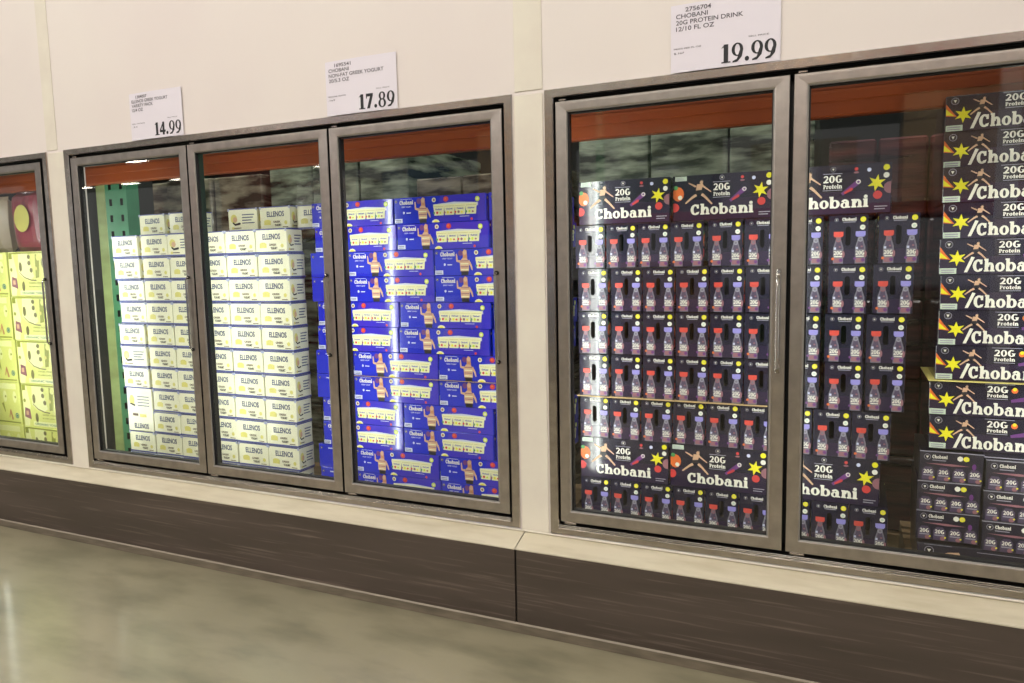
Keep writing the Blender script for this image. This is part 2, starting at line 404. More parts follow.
surround(*OPEN[2], [-.176], 'stainless steel surround holding two glass doors with dark drink cases')

# ------------------------------------------------------------------ glass doors
def glass_door(x0, x1, handle, label):
    xc = (x0+x1)/2; root = empty('glass_door', (xc, 0, DB), label=label, cat='door', kind='thing', group='glass display doors')
    a, b, h = x0-xc+.005, x1-xc-.005, DT-DB
    f = MB(); L, Rr, B, T = .043, .047, .044, .038
    f.ring(a, b, 0, h, [((0,)*4, .022), ((0,)*4, -.006)], M_BLACK)
    f.ring(a, b, 0, h, [((0,)*4, -.006), ((0,)*4, -.009), ((.0015,)*4, -.0105), ((.008,)*4, -.0105), ((L-.008, Rr-.008, B-.008, T-.008), -.0095), ((L-.005, Rr-.005, B-.005, T-.005), -.0085)], M_STEEL)
    f.ring(a, b, 0, h, [((L-.005, Rr-.005, B-.005, T-.005), -.0085), ((L-.003, Rr-.003, B-.003, T-.003), -.0075), ((L-.001, Rr-.001, B-.001, T-.001), -.0065)], M_BEAD)
    f.ring(a, b, 0, h, [((L-.001, Rr-.001, B-.001, T-.001), -.0065), ((L, Rr, B, T), -.001)], M_BLACK)
    f.build('door_frame', root)
    g = MB(); g.ring(a, b, 0, h, [((L, Rr, B, T), -.001), ((L+.003, Rr+.003, B+.003, T+.003), .0), ((L+.003, Rr+.003, B+.003, T+.003), .022), ((0,)*4, .022)], M_BLACK)
    g.build('seal', root)
    p = MB(); p.box(a+L-.004, b-Rr+.004, .003, .009, B-.004, h-T+.004, M_GLASS); p.build('glass_pane', root)
    hz0, hz1 = (.950-DB, 1.275-DB)
    hd = MB()
    if handle == 'plate':
        x = b-Rr/2+.002
        hd.box(x-.007, x+.007, -.016, -.0105, hz0, hz1, M_STEEL2, c=.002)
        hd.tube([(x, -.012, hz0+.018), (x, -.034, hz0+.022), (x, -.036, hz0+.05), (x, -.036, hz1-.05), (x, -.034, hz1-.022), (x, -.012, hz1-.018)], .0048, M_STEEL)
        o = hd.build('handle', root)
        for z in (hz0+.008, hz1-.008): s = MB(); s.tube([(x, -.0155, z), (x, -.019, z)], .0045, M_CHROME, 8); s.build('screw', o)
    else:
        x = b-Rr+.006
        hd.tube([(x+.012, -.010, hz0), (x+.010, -.020, hz0), (x+.006, -.023, hz0+.012), (x+.006, -.023, hz1-.012), (x+.010, -.020, hz1), (x+.012, -.010, hz1)], .0042, M_CHROME)
        o = hd.build('handle', root)
        for z in (hz0, hz1): s = MB(); s.tube([(x+.010, -.0105, z), (x+.010, -.016, z)], .008, M_BLACK, 10); s.build('handle_mount', o)
    hg = MB(); hg.box(a+.012, a+.055, -.008, .012, -.010, -.002, M_STEEL2, c=.002); hg.tube([(a+.03, .0, -.012), (a+.03, .0, .004)], .005, M_CHROME, 8); hg.build('hinge', root)
    ht = MB(); ht.box(a+.010, a+.036, -.006, .012, h+.002, h+.010, M_STEEL2, c=.002); ht.build('hinge', root)
    return root
glass_door(-4.412, -3.648, 'bar', 'leftmost glass door, closed over the yellow-green cartons')
glass_door(-3.428, -2.659, 'bar', 'glass door under the 14.99 sign, cream cartons and green post inside')
glass_door(-2.659, -1.892, 'bar', 'middle glass door, cream cartons beside a sliver of blue ones')
glass_door(-1.892, -1.129, 'bar', 'glass door filled with bright blue cartons, right of the cream ones')
glass_door(-.936, -.176, 'plate', 'glass door under the 19.99 sign with slim handle plate')
glass_door(-.174, .590, 'plate', 'rightmost glass door, dark gap between its two stacks')

# ------------------------------------------------------------------ LED strips on the mullions
def led(x, label, w=1.0):
    r = empty('led_strip', (x, .122 if x == -3.539 else .074, 1.09), label=label, cat='light', group='upright LED strips behind the mullions')
    m = MB(); m.box(-.012, .012, -.010, .004, -.66, .66, M_HOUSE, c=.003); m.build('housing', r)
    m = MB(); m.box(-.010, .010, .004, .012, -.655, .655, M_LED, c=.003); m.build('lens', r)
    for s in (-1, 1):
        area('led_light', (s*.013, .016, 0), .012, 1.30, LED_W*w, (s*1.0, .55, 0), (.95, 1, .93), r)
    return r
for x, w, l in ((-4.430, 1.9, 'LED strip left of the yellow cartons'), (-3.630, 1.9, 'LED strip right of the yellow cartons'), (-3.539, 1.3, 'LED strip inside by the green post'),
          (-2.708, 2.1, 'LED strip behind the first mullion of the three-door frame'), (-1.950, 1.8, 'LED strip between cream and blue cartons'),
          (-1.115, 1.0, 'LED strip right of the blue cartons'), (-.957, 2.6, 'LED strip left of the dark drink cases'), (-.181, 1.5, 'LED strip between the two drink case doors'), (.622, 1.5, 'LED strip at the far right of the last door')):
    led(x, l, w)

# ------------------------------------------------------------------ price signs
def sign(x0, x1, lines, price, unit, label, tilt=0.0):
    w = x1-x0; h = .205; r = empty('price_sign', (x0, -.0065, 1.8965), label=label, cat='sign', group='paper price signs on the wall'); r.rotation_euler = (0, tilt, 0)
    m = MB(); n = 8
    def yb(u): return -.0022*math.sin(math.pi*u)-.001*math.sin(5*u)
    for i in range(n):
        a, b = w*i/n, w*(i+1)/n
        m.poly([(a, yb(i/n), 0), (b, yb((i+1)/n), 0), (b, yb((i+1)/n), h), (a, yb(i/n), h)], M_PAPER)
        m.poly([(a, yb(i/n)+.001, 0), (b, yb((i+1)/n)+.001, 0), (b, yb((i+1)/n)+.001, h), (a, yb(i/n)+.001, h)], M_PAPER)
    m.poly([(0, yb(0), 0), (0, yb(0)+.001, 0), (0, yb(0)+.001, h), (0, yb(0), h)], M_PAPER)
    m.poly([(w, yb(1), 0), (w, yb(1)+.001, 0), (w, yb(1)+.001, h), (w, yb(1), h)], M_PAPER)
    m.poly([(0, yb(0), h), (w, yb(1), h), (w, yb(1)+.001, h), (0, yb(0)+.001, h)], M_PAPER)
    m.build('sheet', r)
    p = Print(); v = .885
    p.serif(price, .472*w, .052*h, .50*w, .27*h, M_INK, 1)
    for k, (t, u, wd) in enumerate(lines): p.sans(t, u*w, (v-k*.092)*h, wd*w, .066*h, M_INK2, 1, .012)
    p.sans('SELL PRICE', .72*w, .385*h, .18*w, .022*h, M_INK2, 1)
    p.sans(unit[0], .03*w, .34*h, .26*w, .022*h, M_INK2, 1, .01); p.sans(unit[1], .03*w, .27*h, .10*w, .030*h, M_INK2, 1, .01)
    m2 = MB(); p.put(m2, lambda u, v, o: (u, yb(u/w)-.0004-o, v)); m2.build('printing', r)
sign(-2.995, -2.672, [('1384007', .14, .22), ('ELLENOS GREEK YOGURT', .05, .70), ('VARIETY PACK', .05, .42), ('12/4 OZ', .05, .22)], '14.99', ('PER OUNCE', '.31'), 'small white price sign reading 14.99 above the cream cartons')
sign(-1.892, -1.565, [('1695541', .14, .24), ('CHOBANI', .05, .30), ('NON-FAT GREEK YOGURT', .05, .78), ('20/5.3 OZ', .05, .30)], '17.89', ('PRICE PER OUNCE', '.169'), 'white price sign reading 17.89 above the blue cartons')
sign(-.538, -.210, [('2756704', .14, .24), ('CHOBANI', .05, .30), ('20G PROTEIN DRINK', .05, .62), ('12/10 FL OZ', .05, .36)], '19.99', ('PRICE PER FL OZ', '$.167'), 'white price sign reading 19.99 above the dark drink cases')

# ================================================================== CARTONS
def runner(p, x, y, s):
    p.limb([(x-.42*s, y+.30*s), (x-.16*s, y+.16*s)], .022*s, .035*s, SKIN, 3); p.limb([(x+.10*s, y+.18*s), (x+.42*s, y-.06*s)], .035*s, .02*s, SKIN, 3)
    p.add([[(x-.14*s, y+.0*s), (x+.08*s, y+.02*s), (x+.14*s, y+.24*s), (x-.10*s, y+.24*s)]], SKIN, 3); p.dot(x+.07*s, y+.30*s, .065*s, SKIN, 4, n=10); p.dot(x+.09*s, y+.34*s, .06*s, EBRN, 3, n=8)
    p.add([[(x-.18*s, y-.14*s), (x+.14*s, y-.12*s), (x+.08*s, y+.02*s), (x-.14*s, y+.0*s)]], BLK, 4)
    p.limb([(x+.08*s, y-.14*s), (x+.22*s, y-.26*s), (x+.46*s, y-.52*s)], .055*s, .03*s, SKIN, 3); p.limb([(x-.12*s, y-.16*s), (x-.28*s, y-.26*s), (x-.52*s, y-.46*s)], .055*s, .03*s, SKIN, 3)
def star(p, x, y, r, m, layer=4, a=.35, n=6):
    P = []
    for k in range(2*n):
        q = r if k % 2 == 0 else r*.42; t = a+math.pi*k/n; P.append((x+q*math.cos(t), y+q*math.sin(t)))
    for k in range(2*n): p.add([[(x, y), P[k], P[(k+1) % (2*n)]]], m, layer)
def badge(p, x, y, r):
    p.dot(x, y, r, BLK, 2); p.ring(x, y, r, r*.16, GREY, 3); p.add([[(x-.4*r, y+.3*r), (x, y-.5*r), (x+.4*r, y+.3*r)]], WHITE, 4)
def print_end(w, h):
    p = Print()
    p.rect(.002, 0, w-.002, .30*h, NAVY2, 1)
    badge(p, .19*w, .905*h, .055*w)
    p.serif('Chobani', .34*w, .885*h, .36*w, .060*h, WHITE, 2); p.rect(.36*w, .850*h, .68*w, .866*h, GREY, 2)
    p.dot(.875*w, .905*h, .075*w, YEL, 2); p.ring(.875*w, .905*h, .035*w, .018*w, CRY, 3); p.dot(.865*w, .745*h, .070*w, WHITE, 2); p.dot(.865*w, .745*h, .04*w, MINT, 3)
    for x, c in ((.25*w, CAPR), (.815*w, CAPL)):
        r = .125*w
        p.add([[(x-r*1.05, 0), (x+r*1.05, 0), (x+r*1.05, .34*h), (x+r*.55, .50*h), (x+r*.5, .57*h), (x-r*.5, .57*h), (x-r*.55, .50*h), (x-r*1.05, .34*h)]], BOTT, 2)
        p.add([[(x-r*.8, .30*h), (x+r*.8, .30*h), (x+r*.4, .46*h), (x-r*.4, .46*h)]], BOTD, 3)
        p.rect(x-r, .575*h, x+r, .665*h, c, 3); p.rect(x-r*.82, .555*h, x+r*.82, .585*h, c, 3); p.ring(x, .50*h, r*.55, r*.28, ROSE if c is CAPR else GREY, 4)
        p.serif('20G', x-r*.92, .185*h, r*1.8, .085*h, WHITE, 5); p.rect(x-r*.8, .145*h, x+r*.8, .165*h, WHITE, 5); p.rect(x-r*.85, .03*h, x+r*.7, .12*h, ROSE, 4); p.dot(x+r*.6, .08*h, r*.4, PURP, 5); p.dot(x+r*1.05, .20*h, r*.32, ROSE, 4, .07*h); p.dot(x-r*1.1, .11*h, r*.3, ORA if c is CAPR else PURP, 4); p.rect(x-r*.9, .30*h, x-r*.45, .345*h, PALE, 4); p.rect(x+r*.1, .34*h, x+r*.5, .37*h, ROSE, 4)
    return p
def print_long(w, h):
    p = Print()
    p.rect(.002, .0, w-.002, .46*h, NAVY2, 1)
    p.limb([(.58*w, .40*h), (.72*w, .64*h)], .03*h, .05*h, PURP, 2); p.limb([(.60*w, .42*h), (.66*w, .50*h)], .02*h, .03*h, RED, 3)
    p.dot(.055*w, .60*h, .13*h, ORA, 2, .16*h); p.dot(.03*w, .74*h, .05*h, GREEN, 3); p.dot(.075*w, .52*h, .05*h, WHITE, 3); p.dot(.02*w, .30*h, .10*h, RED, 2)
    runner(p, .275*w, .66*h, .58*h)
    badge(p, .50*w, .915*h, .055*h); p.rect(.41*w, .82*h, .58*w, .835*h, GREY, 2)
    p.serif('20G', .415*w, .645*h, .165*w, .145*h, WHITE, 3); p.serif('Protein', .415*w, .525*h, .165*w, .085*h, WHITE, 3); p.rect(.41*w, .485*h, .58*w, .50*h, GREY, 3)
    p.dot(.70*w, .90*h, .035*h, RED, 2); p.dot(.70*w, .83*h, .05*h, ROSE, 2, .02*h); p.dot(.81*w, .87*h, .04*h, PALE, 2); p.ring(.72*w, .64*h, .045*h, .02*h, WHITE, 3)
    star(p, .875*w, .60*h, .17*h, YEL); p.dot(.885*w, .36*h, .085*h, RED, 3); p.dot(.99*w, .50*h, .12*h, ROSE, 3)
    p.dot(.955*w, .90*h, .060*h, YEL, 5); p.dot(.955*w, .745*h, .055*h, WHITE, 5); p.rect(.86*w, .12*h, .97*w, .14*h, GREY, 3); p.rect(.86*w, .07*h, .95*w, .09*h, GREY, 3)
    p.serif('Chobani', .185*w, .125*h, .625*w, .225*h, WHITE, 6)
    return p
def carton_mesh(name, w, d, h, m, prints, holes=False, c=.0016):
    b = MB()
    if not holes: b.box(-w/2, w/2, -d/2, d/2, 0, h, m, c=c)
    else:
        # long faces, top, bottom, then end faces each with a real hand hole and the dark pocket behind it
        b.poly([(-w/2,-d/2,0),(w/2,-d/2,0),(w/2,-d/2,h),(-w/2,-d/2,h)], m); b.poly([(w/2,d/2,0),(-w/2,d/2,0),(-w/2,d/2,h),(w/2,d/2,h)], m)
        b.poly([(-w/2,-d/2,h),(w/2,-d/2,h),(w/2,d/2,h),(-w/2,d/2,h)], m); b.poly([(-w/2,d/2,0),(w/2,d/2,0),(w/2,-d/2,0),(-w/2,-d/2,0)], m)
        for f in (face_right(w, d), face_left(w, d)):
            u0, u1, v0, v1 = .425*d, .565*d, .375*h, .775*h; r = (u1-u0)/2; N = 8
            hole = [(u0+r+r*math.cos(math.pi*(1-k/N)), v1-r+r*math.sin(math.pi*k/N)) for k in range(N+1)] + [(u1-r+r*math.cos(-math.pi*k/N), v0+r-r*math.sin(math.pi*k/N)) for k in range(N+1)]
            b.poly([f(*q, 0) for q in ((0,0),(u0,0),(u0,h),(0,h))], m); b.poly([f(*q, 0) for q in ((u1,0),(d,0),(d,h),(u1,h))], m)
            top = hole[:N+1]; bot = hole[N+1:]
            b.poly([f(*q, 0) for q in [(u0,h)] + top + [(u1,h)]], m); b.poly([f(*q, 0) for q in [(u1,0)] + bot + [(u0,0)]], m)
            for i in range(len(hole)):
                a, e = hole[i], hole[(i+1) % len(hole)]
                b.poly([f(*a, 0), f(*e, 0), f(*e, -.05), f(*a, -.05)], HOLE)
            b.poly([f(*q, -.05) for q in hole], HOLE)
    for pr, ff, ww in prints: pr.put(b, ff, (ww, h))
    return b.mesh(name)
def obj(name, me, parent=None, loc=(0, 0, 0)):
    o = bpy.data.objects.new(name, me); COL.objects.link(o); o.location = loc
    if parent: o.parent = parent
    return o
PLACED = {}
def place(proto, key, loc, rz=0, label=None, group=None, tilt=(0, 0)):
    """the first one of a kind is the prototype itself, later ones are copies"""
    if key not in PLACED:
        PLACED[key] = 1; proto.location = loc; proto.rotation_euler = (tilt[0], tilt[1], rz); proto['label'] = label; proto['group'] = group
        return proto
    return dup(proto, loc, rz, label, group, tilt)
YF = .28          # front plane of the stacks
O = ['top', 'second', 'third', 'fourth', 'fifth', 'sixth', 'seventh', 'eighth', 'ninth', 'tenth', 'eleventh', 'bottom']
Q = ['first', 'second', 'third', 'fourth', 'fifth', 'sixth', 'seventh', 'eighth', 'ninth', 'tenth']

# ---- dark protein drink cases
DW, DD, DH = .347, .1172, .1605
dm = carton_mesh('drink_case', DW, DD, DH, NAVY, [(print_long(DW, DH), face_front(DW, DD), DW), (print_long(DW, DH), face_back(DW, DD), DW), (print_end(DD, DH), face_right(DW, DD), DD), (print_end(DD, DH), face_left(DW, DD), DD)], holes=True)
drink = tag(obj('drink_case', dm), cat='drink case')
lab = MB(); lab.box(-DW/2+.008, -DW/2+.050, -DD/2-.0012, -DD/2-.0004, DH*.885, DH*.985, MINT)
for k in range(3): lab.box(-DW/2+.012, -DW/2+.046-.006*k, -DD/2-.0015, -DD/2-.0011, DH*(.90+.026*k), DH*(.91+.026*k), GREY)
lab.build('shipping_label', drink)
GD = 'dark drink cases behind the two right doors'
def drink_long(x0, z, label, dy=0, rz=0): place(drink, 'd', (x0+DW/2, YF+DD/2+dy, z), rz, label, GD)
def drink_end(x0, z, label, dy=0, rz=0, tilt=0):
    place(drink, 'd', (x0+DD/2, YF+DW/2+dy, z), -math.pi/2+rz, label, GD, (0, tilt))
rows = [1.447, 1.2825, 1.118, .9535, .789]       # tops of the end-on rows
Z_big1, Z_r6, Z_big2, Z_r8 = 1.447, .6253, .4635, .302
drink_long(-.954, Z_big1+.0006, 'long-side-out dark drink case, top left of the stack behind 19.99 door', .008, .008)
drink_long(-.597, Z_big1+.0006, 'long-side-out dark drink case, top right of the stack behind 19.99 door', .02, -.004)
drink_long(-.237, Z_big1+.0006, 'long-side-out dark drink case, topmost of left stack behind rightmost door', .004, .01)
cols = {0: [-.968, -.846, -.724, -.602, -.467, -.342, -.207, -.071, .078], 1: [-.961, -.827, -.705, -.582, -.460, -.338, -.207, -.070, .066],
        2: [-.958, -.828, -.706, -.583, -.461, -.339, -.209, -.077, .050], 3: [-.956, -.829, -.705, -.583, -.461, -.339, -.209, -.074, .051]}
def slot(i): return ('%s from left behind 19.99 door' % Q[i]) if i < 6 else ('%s from left behind rightmost door' % Q[i-6])
for r, cs in cols.items():
    for i, x in enumerate(cs):
        drink_end(x, rows[r+1]+.0006, 'end-on drink case, %s end-on row, %s' % (Q[r], slot(i)), rnd(0, .012) if i != 7 else 0, rnd(-.002, .002), -.012 if i == 8 and r == 3 else 0)
c6 = [-.955+.1212*i for i in range(9)]
for i, x in enumerate(c6): drink_end(x, Z_r6+.0006-.0, 'end-on drink case, fifth end-on row, %s' % slot(i), rnd(0, .006), rnd(-.002, .002))
for i, x in enumerate((-.955, -.600, -.243)):
    drink_long(x, Z_big2+.0006, 'long-side-out drink case, second row from bottom, ' + ('left one behind 19.99 door', 'right one behind 19.99 door', 'behind rightmost door')[i], rnd(0, .004), rnd(-.006, .006))
for i, x in enumerate(c6): drink_end(x, Z_r8, 'end-on drink case, bottom row, %s' % slot(i), rnd(0, .004), rnd(-.002, .002))
ss = MB(); ss.box(-.965, -.20, YF-.008, YF+.36, .7866, .7893, M_KRAFT); tag(ss.build('cardboard_sheet'), 'thin brown cardboard sheet between the rows of dark drink cases', 'cardboard sheet')

# ---- vanilla drink cases (flatter, long side out) at the far right
VW, VD, VH = .44, .30, .1105
def print_vanilla(w, h):
    p = Print()
    p.rect(.002, 0, w-.002, .5*h, NAVY2, 1)
    p.add([[(0, .45*h), (.28*h, .42*h), (.14*h, .60*h), (0, .80*h)]], ORA, 2); p.add([[(0, .48*h), (.22*h, .44*h), (.08*h, .58*h), (0, .66*h)]], YEL, 3)
    badge(p, .23*h, .85*h, .10*h); star(p, .44*h, .46*h, .23*h, YEL, 4, .5)
    runner(p, .90*h, .70*h, .54*h)
    p.add([[(.62*h, .06*h), (.70*h, .06*h), (.87*h, .48*h), (.79*h, .50*h)]], WHITE, 5)
    p.serif('Chobani', .83*h, .075*h, 1.70*h, .335*h, WHITE, 6)
    p.rect(1.38*h, .955*h, 2.1*h, .97*h, GREY, 2); p.serif('20G', 1.44*h, .73*h, .50*h, .18*h, WHITE, 5); p.serif('Protein', 1.44*h, .59*h, .50*h, .10*h, WHITE, 5); p.rect(1.44*h, .535*h, 1.94*h, .555*h, GREY, 5)
    p.dot(2.10*h, .80*h, .08*h, ORA, 3); p.dot(2.10*h, .84*h, .05*h, YEL, 4); p.limb([(2.02*h, .50*h), (2.5*h, .60*h)], .04*h, .07*h, PURP, 2)
    p.dot(3.72*h, .80*h, .10*h, YEL, 3); p.dot(3.72*h, .55*h, .09*h, WHITE, 3); p.dot(3.35*h, .40*h, .14*h, ORA, 3)
    return p
vm = carton_mesh('drink_case', VW, VD, VH, NAVY, [(print_vanilla(VW, VH), face_front(VW, VD), VW)])
van = tag(obj('drink_case', vm), cat='drink case')
lab = MB(); lab.box(-VW/2+.002, -VW/2+.048, -VD/2-.0014, -VD/2-.0006, VH*.02, VH*.18, MINT)
for k in range(2): lab.box(-VW/2+.006, -VW/2+.042, -VD/2-.0017, -VD/2-.0013, VH*(.05+.06*k), VH*(.08+.06*k), GREY)
lab.build('shipping_label', van)
vt = [1.803, 1.691, 1.579, 1.467, 1.355, 1.243, 1.131, 1.019, .904, .792]
for i, t in enumerate(vt):
    x0 = (.258, .256, .255, .258, .252, .259, .257, .254, .240, .244)[i]
    place(van, 'v', (x0+VW/2, YF+VD/2+rnd(0, .004)+(.05 if i < 2 else 0), t-VH), rnd(-.006, .006), 'flat dark case with yellow flower, %s of ten in the rightmost stack' % (O[i] if i < 9 else 'lowest'), 'flat dark cases in the rightmost stack')
ss = MB(); ss.box(.235, .70, YF-.012, YF+.30, .9045, .9070, mat('yellow_board', (222, 206, 120), .7)); tag(ss.build('cardboard_sheet'), 'pale yellow cardboard sheet two flat dark cases above the small bottle trays', 'cardboard sheet')

# ---- small dark bottle trays under them
TW, TD, TH = .178, .25, .098
def print_tray(w, h):
    p = Print()
    badge(p, .12*w, .80*h, .10*h); p.serif('Chobani', .20*w, .76*h, .24*w, .11*h, WHITE, 2); p.rect(.20*w, .68*h, .42*w, .71*h, GREY, 2)
    p.dot(.64*w, .80*h, .085*h, WHITE, 3); p.dot(.735*w, .80*h, .085*h, YEL, 3); p.ring(.735*w, .80*h, .04*h, .02*h, CRY, 4)
    p.add([[(.08*w, .58*h), (.5*w, .52*h), (.8*w, .56*h), (.5*w, .60*h)]], ROSE, 2); p.dot(.86*w, .56*h, .06*h, PURP, 2, .10*h)
    for k in range(4):
        x = (.14+.245*k)*w
        p.add([[(x-.10*w, 0), (x+.10*w, 0), (x+.10*w, .34*h), (x+.05*w, .46*h), (x-.05*w, .46*h), (x-.10*w, .34*h)]], BOTD, 2)
        p.serif('20G', x-.075*w, .24*h, .15*w, .13*h, WHITE, 4); p.rect(x-.08*w, .16*h, x+.08*w, .20*h, GREY, 4); p.dot(x+.05*w, .08*h, .04*w, ROSE, 4); p.dot(x+.09*w, .12*h, .016*w, YEL, 5)
    return p
tm = carton_mesh('drink_tray', TW, TD, TH, mat('tray_navy', (36, 32, 48), .3, coat=.5), [(print_tray(TW, TH), face_front(TW, TD), TW)])
tray = tag(obj('drink_tray', tm), cat='drink tray')
lab = MB()
lab.box(-TW/2-.0012, TW/2+.0012, -TD/2-.0022, -TD/2-.0016, TH*.97, TH, GREY); lab.build('film_band', tray)
k = 0
for ci, (x0, dz, nr) in enumerate(((.216, 0, 3), (.402, -.014, 3), (.586, -.014, 3))):
    for r in range(3):
        if r == 2 and ci > 9: continue
        z = (.5745, .4745, .3745)[r]+dz
        place(tray, 't', (x0+TW/2+(.004 if r == 0 else 0), YF+TD/2, z), 0, 'small black bottle tray, %s row, %s column of the rightmost low stack' % (Q[r], Q[ci]), 'small bottle trays')
fb = MB(); fb.box(.395, .77, YF+.003, YF+.24, .6590, .6800, NAVY); 
fb.box(.40, .68, YF+.0025, YF+.003, .664, .667, GREY); tag(fb.build('carton_divider'), 'thin dark carton pad on the right-hand small bottle trays', 'carton pad')
# the flat case lying under the trays
lowm = MB(); lowm.box(.222, .77, YF+.004, YF+.30, .262, .3595, mat('tray_navy', (36, 32, 48)), c=.0015)
p = Print(); badge(p, .035, .075, .014); p.rect(.02, .094, .10, .0955, GREY); p.add([[(.07, .066), (.13, .058), (.12, .078), (.09, .074)]], SKIN, 2); p.rect(.17, .085, .30, .087, GREY, 2)
p.sans('CHOBANI', .18, .058, .07, .012, WHITE, 2, .02)
for i, c in enumerate((ORA, ROSE, ORA, YEL)): p.dot(.275+.022*i, .064, .0055, c, 2)
p.put(lowm, lambda u, v, o: (.222+u, YF+.004-.0004-o, .262+v)); tag(lowm.build('drink_case'), 'low wide dark case at the very bottom of the rightmost stack', 'drink case')

# ---- blue yogurt cases
BW, BD, BH = .4365, .207, .1095
def girl(p, x, y, h):
    p.dot(x-.13*h, y+.84*h, .10*h, PURP, 2, .11*h)
    p.limb([(x-.30*h, y+.82*h), (x-.28*h, y+.55*h), (x-.10*h, y+.52*h)], .022*h, .05*h, SKIN, 3)
    p.dot(x+.06*h, y+.86*h, .075*h, SKIN, 5, .09*h); p.add([[(x-.02*h, y+.60*h), (x+.16*h, y+.60*h), (x+.14*h, y+.94*h), (x+.04*h, y+.98*h), (x-.03*h, y+.90*h)]], HAIR, 4)
    p.add([[(x-.14*h, y+.16*h), (x+.22*h, y+.16*h), (x+.24*h, y+.52*h), (x+.12*h, y+.66*h), (x-.04*h, y+.66*h), (x-.16*h, y+.52*h)]], SKIN, 6)
    for k in range(4): p.rect(x-.13*h, y+(.20+.11*k)*h, x+.21*h, y+(.235+.11*k)*h, ROSE if k % 2 else CREAM, 7)
    p.limb([(x+.20*h, y+.56*h), (x+.32*h, y+.36*h), (x+.36*h, y+.22*h)], .05*h, .025*h, SKIN, 5)
    p.add([[(x-.10*h, y-.06*h), (x+.20*h, y-.06*h), (x+.20*h, y+.17*h), (x-.12*h, y+.17*h)]], BLK, 5)
def print_blue(w, h):
    p = Print()
    p.add([[(1.7*h, 0), (w-.002, 0), (w-.002, h), (2.1*h, h)]], BLUE2, 1)
    badge(p, .10*h, .86*h, .055*h)
    p.serif('Chobani', .26*h, .735*h, .62*h, .15*h, WHITE, 3); p.rect(.30*h, .93*h, .82*h, .945*h, PALE, 2); p.sans('GREEK YOGURT', .34*h, .62*h, .44*h, .05*h, PALE, 2, .02)
    p.dot(.44*h, .42*h, .045*h, PALE, 2, .05*h); p.rect(.56*h, .39*h, .76*h, .43*h, PALE, 2)
    girl(p, 1.26*h, 0, h)
    x0 = 1.78*h; n = 4; cw = .46*h
    p.add([[(x0+.0*h, .56*h), (x0+.9*h, .62*h), (x0+n*cw+.06*h, .56*h), (x0+n*cw+.06*h, .68*h), (x0+.9*h, .74*h), (x0, .68*h)]], PALE, 2)
    for k in range(n):
        x = x0+k*cw
        p.add([[(x+.03*h, .26*h), (x+cw-.03*h, .26*h), (x+cw, .56*h), (x, .56*h)]], CREAM, 3)
        p.rect(x-.01*h, .54*h, x+cw+.01*h, .67*h, CREAM, 4); p.rect(x+.02*h, .585*h, x+cw-.02*h, .60*h, CREAMD, 5)
        p.serif('Chobani', x+.09*h, .46*h, .28*h, .055*h, BLUE, 6)
        p.dot(x+.16*h, .36*h, .05*h, (RED, YEL, ROSE, LEMON)[k], 5); p.dot(x+.30*h, .35*h, .045*h, (LEMON, RED, YEL, ROSE)[k], 6, .035*h); p.dot(x+.02*h, .36*h, .045*h, (GREEN, ROSE, RED, GREEN)[k], 4)
    p.dot(1.80*h, .85*h, .085*h, CREAM, 3); p.dot(1.80*h, .85*h, .05*h, ROSE, 4); p.dot(2.32*h, .86*h, .11*h, RED, 3, .10*h); p.dot(2.30*h, .88*h, .04*h, ORA, 4)
    p.add(bowl(1.86*h, .0, .17*h, .12*h, .17*h, .12*h, 0, 180, 10), CREAM, 3); p.add(bowl(1.86*h, .0, .10*h, .07*h, .10*h, .07*h, 0, 180, 8), YEL, 4)
    p.dot(3.66*h, .80*h, .095*h, LEMON, 4); p.dot(3.66*h, .80*h, .05*h, CREAM, 5); p.rect(2.9*h, .18*h, 3.3*h, .20*h, PALE, 2); p.dot(3.4*h, .08*h, .05*h, RED, 2)
    return p
def print_blue_end(w, h):
    p = Print(); badge(p, .15*h, .84*h, .055*h); p.rect(.5*h, .82*h, .9*h, .87*h, PALE, 2)
    p.rect(.9*h, .30*h, 1.5*h, .44*h, CREAM, 3); p.rect(.9*h, .46*h, 1.5*h, .58*h, PALE, 3)
    for k in range(3): p.rect((.92+.2*k)*h, .28*h, (1.08+.2*k)*h, .56*h, CREAM, 4)
    p.serif('Chobani', .9*h, .66*h, .62*h, .13*h, WHITE, 3); p.dot(2.1*h, .7*h, .12*h, RED, 2); p.dot(1.9*h, .3*h, .1*h, LEMON, 2)
    return p
bm = carton_mesh('yogurt_case', BW, BD, BH, BLUE, [(print_blue(BW, BH), face_front(BW, BD), BW), (print_blue_end(BD, BH), face_right(BW, BD), BD), (print_blue_end(BD, BH), face_left(BW, BD), BD)])
blue = tag(obj('yogurt_case', bm), cat='yogurt case')
lab = MB(); lab.box(-BW/2+.002, -BW/2+.040, -BD/2-.0014, -BD/2-.0006, BH*.04, BH*.20, PALE)
for k in range(2): lab.box(-BW/2+.006, -BW/2+.034, -BD/2-.0017, -BD/2-.0013, BH*(.07+.06*k), BH*(.095+.06*k), ENAVY)
lab.build('shipping_label', blue)
GB = 'bright blue cases behind the 17.89 door'
